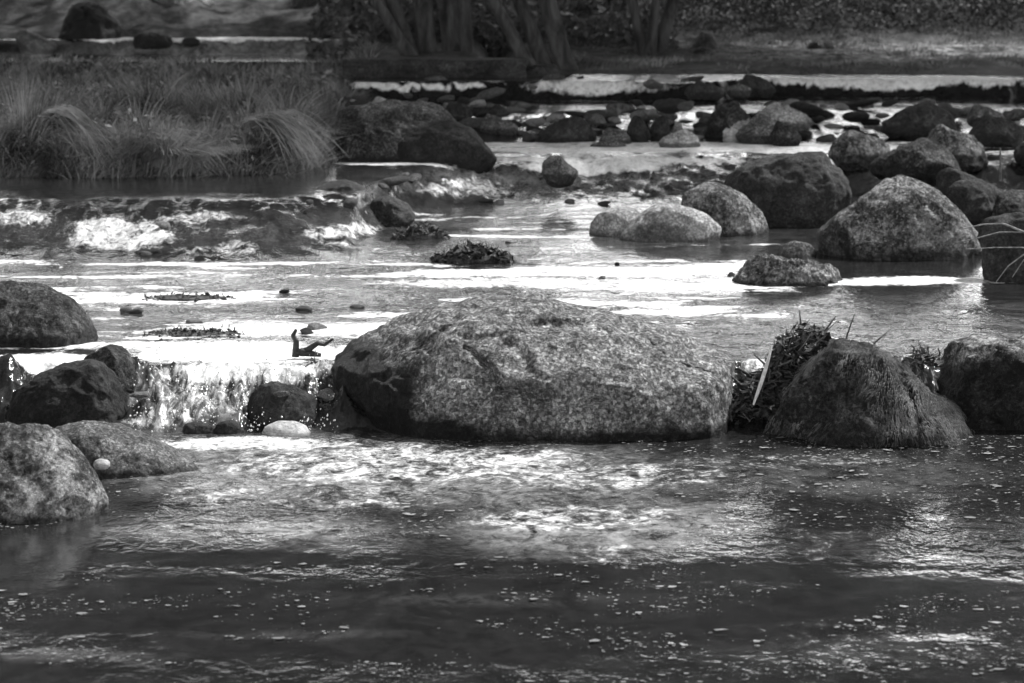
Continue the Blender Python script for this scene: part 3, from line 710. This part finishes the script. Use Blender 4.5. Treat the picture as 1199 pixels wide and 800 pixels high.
bx_ = (cxx[:, None] + np.cos(a) * ra).ravel(); by_ = (cyy[:, None] + np.sin(a) * ra).ravel(); bz_ = ground_h(bx_, by_)
ln = np.stack([np.cos(a) * .8 + r.normal(size=(nc, 1)) * .3, np.sin(a) * .7 - .1], -1).reshape(-1, 2) * r.uniform(.4, 1.5, (nc * nb, 1))
p9 = blades(np.stack([bx_, by_, bz_], 1), (ch[:, None] * r.uniform(.5, 1.2, (nc, nb))).ravel(), ln, np.full(nc * nb, .012) * r.uniform(.5, 1.6, nc * nb), 540, seg=5, droop=1.3)
tone = np.repeat(np.clip(r.normal(.4, .42, nc), 0, 1), nb * 12); p9 = (p9[0], p9[1], tone * .8 + p9[2] * .2)
nl = 26000; lx = r.uniform(-6.5, -1.1, nl); ly = r.uniform(17.4, 24, nl); ok = (bank_mask_left(lx, ly) > .2) & (fbm(lx * 1.4, ly * 1.4, lx * 0, 2, 544) > .05); lx, ly = lx[ok], ly[ok]
pl = leaves(np.stack([lx, ly, ground_h(lx, ly) + r.uniform(.05, .24, len(lx))], 1), r.uniform(.008, .032, len(lx)), 545, .6)
tag(stuff('grass', [p0, p1, p2, p9, pl], 'grass'), 'tangled long grass covering the left bank', 'grass', kind='stuff')
inR = lambda x, y: (land_right(x, y) > .5)
p3 = grass_patch(22000, inR, (-.2, 7), (24.3, 29), .02, .09, .010, 'g', 530)
tag(stuff('short_grass', [p3], 'grass'), 'short rough grass on the right bank below the ivy', 'grass', kind='stuff')

def tussock(label, px, py, z, R, h, n, dirx, mat, seed, yoff=.15):
    c = P(px, py, z); rr = rs(seed); org = np.array([c[0], c[1] + yoff, z])
    a = rr.uniform(0, 2 * math.pi, n); ra = R * .35 * np.sqrt(rr.rand(n))
    base = np.stack([np.cos(a) * ra, np.sin(a) * ra * .8, np.zeros(n)], 1)
    out = np.stack([np.cos(a) * .9 + dirx, np.sin(a) * .7 - .25], 1) * rr.uniform(.5, 1.25, n)[:, None]
    hh = h * rr.uniform(.7, 1.15, n)
    v, f, rnd = blades(base, hh, out, np.full(n, .009), seed, seg=7, droop=1.35)
    o = mesh_obj('grass_tussock', v, f, M[mat], attrs={'rnd': rnd}); o.location = org
    return tag(o, label, 'tussock')
def arch(A, B, C, n, z, Y, jit, rr, width=.009, seg=8):
    a = np.array([PY(A[0] + rr.normal() * jit, A[1] + rr.normal() * 4, Y + rr.normal() * .06) for _ in range(n)])
    b = np.array([PY(B[0] + rr.normal() * jit * .9, B[1] + abs(rr.normal()) * 16, Y - .05 + rr.normal() * .08) for _ in range(n)])
    c = np.array([PY(C[0] + rr.normal() * jit * .9, C[1] + rr.normal() * 10, Y - .22 + rr.normal() * .08) for _ in range(n)])
    V = []; w = width * rr.uniform(.5, 1.3, n)
    for k in range(seg + 1):
        t = k / seg; p = a * (1 - t) ** 2 + 2 * b * t * (1 - t) + c * t * t
        ww = (w * ((1 - t) ** .6 * .5 + .05))[:, None] * np.array([.8, .3, .4]); V += [p - ww, p + ww]
    v = np.stack(V, 1).reshape(-1, 3); st = 2 * (seg + 1); bb = np.arange(n)[:, None] * st
    f = np.stack([np.concatenate([bb + 2 * k, bb + 2 * k + 1, bb + 2 * k + 3, bb + 2 * k + 2], 1) for k in range(seg)], 1).reshape(-1, 4)
    return v, f, np.repeat(.3 + .7 * rr.rand(n), st)
def arch_tussock(label, A, B, C, n, Y, jit, seed):
    rr = rs(seed); v, f, rnd = arch(A, B, C, n, .45, Y, jit, rr)
    v2, f2, rnd2 = arch((A[0] - 5, A[1]), (A[0] - 40, B[1] + 40), (A[0] - 60, C[1] + 4), n // 2, .45, Y + .1, jit, rr)
    org = v.mean(0); org[2] = .45
    o = mesh_obj('grass_tussock', np.vstack([v, v2]) - org, np.vstack([f, f2 + len(v)]), M['grass_dry'], attrs={'rnd': np.concatenate([rnd, rnd2 * .5])}); o.location = org
    return tag(o, label, 'tussock')
arch_tussock('long pale grass arching over to the right from a tussock at far left', (42, 178), (62, 62), (128, 206), 240, 17.75, 13, 620)
arch_tussock('long grass drooping to the right at the water end of the bank', (270, 186), (322, 78), (366, 186), 200, 18.0, 18, 622)
arch_tussock('grass drooping down to the water between the two arching tussocks', (160, 184), (196, 112), (236, 204), 150, 17.8, 22, 624)
tussock('upright dark grass tussock behind the arching pale grass at far left', 40, 196, .45, .45, .60, 900, .75, 'grass_dry', 600, .25)
tussock('rounded dark grass tussock at the right end of the bank', 318, 182, .46, .5, .42, 1600, -.1, 'grass', 604, .35)
tussock('grass tussock hanging over the water in the middle of the bank', 190, 200, .45, .5, .34, 1300, .2, 'grass', 606, .3)
tussock('grass tussock behind the mottled boulder', 400, 135, .5, .3, .26, 700, .1, 'grass', 608, .3)

# ------------------------------------------------------------------ ivy bank and undergrowth behind
n = 70000; x = r.uniform(.2, 9.5, n); y = r.uniform(28.3, 34, n)
z = ground_h(x, y); hgt = .5 * (fbm(x * .8, y * .8, x * 0, 3, 700) + .55) * r.rand(n)
edge = y > 28.3 + .5 * fbm(x * .7, x * 0, x * 0, 3, 702) + .5 * np.clip(2.2 - x, 0, 3)
v, f, rnd = leaves(np.stack([x, y, z + hgt + .02], 1)[edge], r.uniform(.015, .035, n)[edge], 710, .4)
tag(stuff('ivy', [(v, f, rnd)], 'ivy'), 'dark glossy ivy covering the bank behind the right grass', 'ivy', kind='stuff')
n = 12000; x = r.uniform(-2.0, 1.6, n); y = r.uniform(27.0, 33, n); z = ground_h(x, y)
v, f, rnd = leaves(np.stack([x, y, z + .25 * r.rand(n) ** 2], 1), r.uniform(.03, .06, n), 712, .6)
tag(stuff('undergrowth', [(v, f, rnd)], 'leaf'), 'dark leafy undergrowth between the tree trunks', 'undergrowth', kind='stuff')

# ------------------------------------------------------------------ trees
def make_tree(label, stems, z, Yb, seed, crown):
    """stems: (px at foot, px at top of picture, width at foot px, width at top px)"""
    rr = rs(seed); foot = PY(stems[len(stems) // 2][0], 60, Yb); org = (foot[0], Yb, z)
    t = empty('tree', org, label, 'tree')
    for i, (xa, xb, wa, wb, yf) in enumerate(stems):
        Ys = Yb + rr.uniform(-.25, .25); A = PY(xa, yf, Ys); B = PY(xb, 0, Ys)
        d = (B - A); d = d / max(d[2], .05); top = 7.0 + rr.uniform(-1, 1)
        hs = np.concatenate([[-.2, 0, .06, .14, .25, .4], np.linspace(.6, top, 16)])
        path = []; wig = rr.uniform(0, 6)
        for hh in hs:
            k = hh if hh < 1.2 else 1.2 + (hh - 1.2) * .35
            path.append(A + d * k + np.array([0, 0, hh - k]) + np.array([.03 * math.sin(hh * 1.7 + wig), .05 * math.sin(hh * 1.1 + wig * 2), 0]))
        ra, rb = wa / 2 / F * Ys, wb / 2 / F * Ys
        rad = [ra * 1.5 if hh < 0 else (rb + (ra - rb) * math.exp(-hh * 4)) * (1 - .8 * max(hh, 0) / (top + .5)) for hh in hs]
        # refine path
        ti = np.linspace(0, len(hs) - 1, 90); path = np.array(path); P2 = np.stack([np.interp(ti, range(len(hs)), path[:, c]) for c in range(3)], 1)
        rad2 = np.interp(ti, range(len(hs)), rad)
        v, f = tube(P2, rad2, 20)
        cidx = np.repeat(np.arange(90), 20); dirv = v - P2[cidx]; a = np.arctan2(dirv[:, 1], dirv[:, 0])
        flute = 1 + .05 * np.sin(a * 3 + v[:, 2] * 1.6 + wig) + .20 * fbm(v[:, 0] * 4, v[:, 1] * 4, v[:, 2] * 1.5, 3, seed + i)
        v = P2[cidx] + dirv * flute[:, None]
        mesh_obj('trunk', v - np.array(org), f, M['bark'], parent=t)
    # limbs and unseen crown, spread and shifted to darken reflections and shade the trunks
    parts = []; cpts = []
    cx, cy, cz, sx, sy, sz = crown
    for i in range(120):
        e = np.array([cx + rr.uniform(-1, 1) * sx, cy + rr.normal() * sy * .5, cz + rr.uniform(-1, 1) * sz])
        b = np.array([foot[0] + (cx - foot[0]) * .3, Yb, rr.uniform(2.8, 5.5)])
        tt = np.linspace(0, 1, 10)[:, None]; pth = b * (1 - tt) + e * tt + np.array([0, 0, .5]) * np.sin(tt * 3.1)
        parts.append(tube(pth, np.linspace(.07, .012, 10), 6))
        cpts.append(e); cpts.append(pth[6])
    v, f = join(parts); mesh_obj('limbs', v - np.array(org), f, M['bark'], parent=t)
    C = np.array(cpts); n = 60000; pick = rr.randint(0, len(C), n)
    pts = C[pick] + rr.normal(size=(n, 3)) * np.array([.6, .6, .42])
    v, f, rnd = leaves(pts, rr.uniform(.08, .17, n), seed + 9)
    mesh_obj('crown', v - np.array(org), f, M['leaf'], parent=t, attrs={'rnd': rnd})
make_tree('dark many-stemmed tree on the ledge, leftmost of the three', [(472,440,15,13,58),(484,462,20,17,60),(503,494,26,22,61),(528,521,28,24,60),(550,548,16,13,60)], .78, 25.6, 800, (-2.6, 26.4, 6.6, 3.6, 3.6, 2.9))
make_tree('fluted grey many-stemmed tree in the middle of the three', [(616,580,18,15,70),(640,612,22,18,76),(658,636,26,21,76)], .72, 24.6, 820, (1.8, 26.0, 6.3, 3.4, 3.6, 2.9))
make_tree('slim forked dark tree, rightmost of the three', [(756,744,14,13,55),(764,768,14,10,56),(768,786,18,14,56)], .76, 26.4, 840, (4.6, 25.6, 6.9, 3.0, 3.0, 3.2))

# ------------------------------------------------------------------ debris of leaves and twigs
def debris(label, cx, cy, z, w, h, n, seed, name='leaf_debris', twigs=6, yoff=.05, lsize=.035, prof=None, cat='debris'):
    rr = rs(seed); c = P(cx, cy, z); sc = c[1] / F; c = c + np.array([0, yoff, 0])
    t = empty(name, c, label, cat)
    u = rr.uniform(-1, 1, n); top = (1 - np.abs(u) ** 1.6) if prof is None else np.interp(u, [q[0] for q in prof], [q[1] for q in prof])
    pts = np.stack([u * w / 2 * sc, rr.normal(size=n) * .05 + .03, top * h * sc * rr.rand(n) ** .6], 1)
    v, f, rnd = leaves(pts, rr.uniform(.3, 1.1, n) * lsize, seed, 1.6)
    mesh_obj('leaves', v, f, M['litter'], parent=t)
    ns = n // 4; ib = rr.randint(0, n, ns); dr = rr.normal(size=(ns, 3)) * np.array([1, .4, .55]); dr /= np.linalg.norm(dr, axis=1)[:, None]
    ln_ = rr.uniform(.02, .09, ns) * min(1, h / 60 + .35); e0 = pts[ib] - np.array([0, .02, 0]); e1 = e0 + dr * ln_[:, None]; pw = np.cross(dr, [0, 1, .2]) * rr.uniform(.001, .005, ns)[:, None]
    vs_ = np.stack([e0 - pw, e1 - pw * .4, e1 + pw * .4, e0 + pw], 1).reshape(-1, 3); mesh_obj('stalks', vs_, np.arange(ns * 4).reshape(-1, 4), M['wood'], parent=t)
    parts = []
    for i in range(twigs):
        a = np.array([rr.uniform(-.45, .45) * w * sc, rr.uniform(-.08, .08), rr.uniform(0, .6) * h * sc]); d = rr.normal(size=3) * np.array([1, .5, .6]); d[2] = abs(d[2]); d *= .7 * h * sc / np.linalg.norm(d) * .8
        tt = np.linspace(0, 1, 7)[:, None]; pth = a + d * tt + rr.normal(size=(7, 3)) * .006
        parts.append(tube(pth, np.linspace(.008, .003, 7), 6))
    v, f = join(parts); mesh_obj('twigs', v, f, M['wood_dark'], parent=t)
    # packed dark core so the heap is solid
    v, fc = ico(4); q = v * np.array([w / 2 * sc * .85, .08, h * sc * .62]); q[:, 2] = np.clip(q[:, 2], -.06, None)
    if prof is not None: q[:, 2] = np.where(q[:, 2] > 0, q[:, 2] / .62 * .72 * np.interp(v[:, 0], [p[0] for p in prof], [p[1] for p in prof]), q[:, 2])
    q *= (1 + .3 * fbm(q[:, 0] * 14, q[:, 1] * 14, q[:, 2] * 14, 4, seed))[:, None]
    q[:, 1] += .05
    mesh_obj('silt_core', q, fc, M['litter'], parent=t)
    return t, c, sc
def twig(pts, r0, r1, name='twig', mat='wood_dark', label='', cat='twig', parent=None, seg=8):
    pts = np.array(pts); m = 24; ti = np.linspace(0, len(pts) - 1, m)
    P2 = np.stack([np.interp(ti, range(len(pts)), pts[:, c]) for c in range(3)], 1)
    org = pts[0]; v, f = tube(P2, np.linspace(r0, r1, m), seg)
    if parent is None:
        o = mesh_obj(name, v - org, f, M[mat]); o.location = org; return tag(o, label, cat)
    return mesh_obj(name, v, f, M[mat], parent=parent)

debris('heap of dark wet leaves and twigs wedged between the big pale boulder and the mossy boulder', 922, 505, 0, 130, 118, 2400, 900, yoff=.16, lsize=.028, twigs=9,
       prof=[(-1, .25), (-.75, .42), (-.4, .5), (-.1, .85), (.3, 1.0), (.7, .98), (1, .8)])
debris('small dark leaf raft caught on a stone in the open pool', 553, 308, .2, 95, 20, 360, 910, twigs=5, lsize=.04)
debris('smaller leaf raft behind and left of the one in the open pool', 493, 281, .2, 66, 18, 160, 912, twigs=4, lsize=.035)
debris('black leaf clump hanging in the falls beside the big boulder', 362, 458, .1, 48, 32, 160, 914, twigs=4, lsize=.03)
debris('dark leaves caught beside the black boulder at the right edge', 1085, 455, .1, 60, 50, 220, 916, twigs=8, lsize=.025)
debris('strip of dark weed and leaves lying across the white water at left', 225, 395, .2, 120, 5, 260, 918, twigs=3, lsize=.02)
debris('low line of dark leaves above the weed strip at left', 220, 352, .2, 110, 4, 120, 919, twigs=3, lsize=.02)
# bleached splinter of wood standing against the heap
A, B = PY(882, 474, 10.9), PY(904, 404, 10.95)
m = 12; tt = np.linspace(0, 1, m)[:, None]; ctr = A * (1 - tt) + B * tt + np.array([.004, 0, 0]) * np.sin(tt * 3.14)
wd = (.0085 * np.sin(np.clip(tt[:, 0] * .9 + .08, 0, 1) * math.pi) ** .7 + .002)
v, f = tube(ctr, wd, 8); cc = np.repeat(ctr, 8, 0); v = cc + (v - cc) * np.array([.75, .3, 1])
o = mesh_obj('wood_splinter', v - A, f, M['wood_pale']); o.location = A; tag(o, 'pale bleached splinter of wood leaning on the heap of wet leaves', 'splinter')
twig([PY(990,402,11.3), PY(992,392,11.3), PY(998,375,11.32), PY(1001,367,11.32)], .004, .0015, label='thin upright twig on top of the mossy boulder', name='twig')
twig([PY(1018,408,11.3), PY(1028,398,11.3), PY(1040,388,11.32)], .004, .0015, label='short slanting twig right of the upright twig on the mossy boulder')
twig([PY(960,392,11.3), PY(975,398,11.28), PY(995,402,11.27), PY(1022,405,11.27)], .011, .009, name='stick', mat='wood_pale', label='pale stick lying along the top of the mossy boulder', cat='stick')
s_ = empty('branch_snag', P(350, 420, .2), 'gnarled black branch stub sticking up from the white water left of the big boulder', 'branch')
org = np.array(s_.location)
for pts, r0, r1 in [([(346,418),(347,400),(343,393),(347,386)], .016, .006), ([(345,414),(360,410),(372,402),(380,404),(390,397)], .016, .005), ([(352,412),(364,414),(376,416)], .02, .008)]:
    twig([PY(a, b, org[1]) - org for a, b in pts], r0, r1, name='branch', parent=s_)
s_ = empty('bare_branch', PY(1235, 300, 13.45), 'thin bare branch reaching in from the right edge over the water', 'branch'); org = np.array(s_.location)
for pts, r0, r1 in [([(1240,290),(1199,272),(1175,262),(1150,263),(1128,268)], .009, .003), ([(1199,272),(1170,272),(1140,280),(1118,284)], .005, .002),
                    ([(1230,300),(1199,290),(1165,290),(1130,292)], .005, .002), ([(1225,290),(1199,298),(1180,312),(1165,332)], .006, .002), ([(1230,280),(1199,304),(1185,325)], .005, .002)]:
    twig([PY(a, b, 13.45) - org for a, b in pts], r0 * .8, r1 * .8, name='twig', mat='twig_pale', parent=s_)
twig([PY(1171,212,18.0), PY(1171.5,195,18.0), PY(1171,174,18.02)], .009, .006, name='stake', mat='wood', label='thin upright wooden stake in the water near the right edge', cat='stake')

# ------------------------------------------------------------------ moss strands on the mossy boulder
o, p = ROCKS['conical moss-covered boulder right of the leaf debris']
rr = rs(950); k = np.where((p[:, 2] > .0) & (p[:, 1] < p[:, 1].mean() + .1))[0]; k = k[fbm(p[k, 0] * 7, p[k, 1] * 7, p[k, 2] * 7, 3, 957) > -.05]; k = rr.choice(k, 5500); b = p[k] + rr.normal(size=(len(k), 3)) * .004
c = p.mean(0); out = (b - c)[:, :2]; out /= np.linalg.norm(out, axis=1)[:, None]
d1 = fbm(b[:, 0] * 9, b[:, 2] * 9, b[:, 1] * 9, 2, 955)
v, f, rnd = blades(np.zeros((len(k), 3)), np.full(len(k), 1.), out, np.full(len(k), 1.), 951, seg=3)
# strands lie down the slope
L = rr.uniform(.010, .032, len(k)); seg = 3; VV = []; w = rr.uniform(.001, .002, len(k))
side = np.stack([np.ones(len(k)), np.zeros(len(k)), np.zeros(len(k))], 1)
for q in range(seg + 1):
    t = q / seg
    pos = b + np.stack([(out[:, 0] * .5 + d1 * .9) * L * t, out[:, 1] * L * (.35 * t + .1 * t), L * (.25 * t - .9 * t * t)], 1) + np.stack([out[:, 0] * .004, out[:, 1] * .004, np.full(len(k), .003)], 1)
    ww = (w * (1 - t * .8))[:, None]; VV += [pos - side * ww, pos + side * ww]
v = np.stack(VV, 1).reshape(-1, 3)
mesh_obj('moss', v - np.array(o.location), f, M['moss_blade'], parent=o, attrs={'rnd': np.clip(.35 + .9 * np.repeat(fbm(b[:, 0] * 14, b[:, 2] * 8, b[:, 1] * 14, 3, 956), 8) + .35 * (rnd - .5), 0, 1)})

# ------------------------------------------------------------------ floating flecks of foam and petals on the near pool
rr = rs(970); n = 17000
px = rr.uniform(-60, 1260, n); py = 512 + 290 * rr.rand(n) ** 1.35
clus = fbm(px / 150. + py / 90., py / 22., px * 0, 5, 971, .7); right = sstep(700, 1000, px)
keep = clus > .06 - .22 * right * (py < 620) - .14 * (py < 630) + rr.uniform(-.1, .1, n) + .16 * sstep(600, 700, py) * (1 - right * sstep(690, 740, py)); px, py = px[keep], py[keep]; n = len(px)
pts = np.array([P(a, b, 0) for a, b in zip(px, py)])
s = np.where(rr.rand(n) > .965, rr.uniform(.006, .015, n), .0016 + .0055 * rr.rand(n) ** 3); a0 = rr.uniform(0, 6.28, n); V = []
Kk = 6
for q in range(Kk):
    a = a0 + q * 2 * math.pi / Kk; e = s * rr.uniform(.35, 1.2, n)
    V.append(pts + np.stack([np.cos(a) * e * 1.5, np.sin(a) * e, np.full(n, .006)], 1))
top = pts + np.array([0, 0, 1.]) * (.0062 + s * .04)[:, None]
V.append(top); V = np.stack(V, 1).reshape(-1, 3); b = np.arange(n)[:, None] * 7
f = np.vstack([np.concatenate([b + q, b + (q + 1) % 6, b + 6], 1) for q in range(6)])
# follow the wave height
Wz = (.006 * fbm(V[:, 0] * 3, V[:, 1] * 2.2, V[:, 0] * 0, 3, 61) + .0025 * fbm(V[:, 0] * 11, V[:, 1] * 9, V[:, 0] * 0, 2, 65)) * .65
V[:, 2] += Wz
M['fleck'] = simple_mat('foam fleck', .08, .30, 5, .6, .001)
tag(mesh_obj('foam_flecks', V, f, M['fleck'], smooth=False), 'pale foam flecks drifting on the near pool', 'foam', kind='stuff')

# ------------------------------------------------------------------ spray of the near falls
rr = rs(990); n = 900; px = rr.uniform(150, 395, n); py = rr.uniform(425, 508, n)
base = np.array([P(a, 505, 0) for a in px]); yy = base[:, 1] + rr.uniform(-.05, .35, n)
pts = np.array([PY(a, b, c) for a, b, c in zip(px, py, yy)])
wl0 = water_level(pts[:, 0], pts[:, 1]); pts[:, 2] = wl0 + np.abs(rr.normal(size=n)) * .035
v0, f0 = ico(1); s = .0012 + .0035 * rr.rand(n) ** 2
V = (pts[:, None, :] + v0[None] * s[:, None, None] * np.array([1, 1, 1.2])).reshape(-1, 3); f = (f0[None] + (np.arange(n) * len(v0))[:, None, None]).reshape(-1, 3)
sm = NT('spray'); M['spray'] = sm.out(.75, .15, None, .8)
tag(mesh_obj('spray', V, f, M['spray']), 'spray and bubbles thrown up by the near falls', 'spray', kind='stuff')
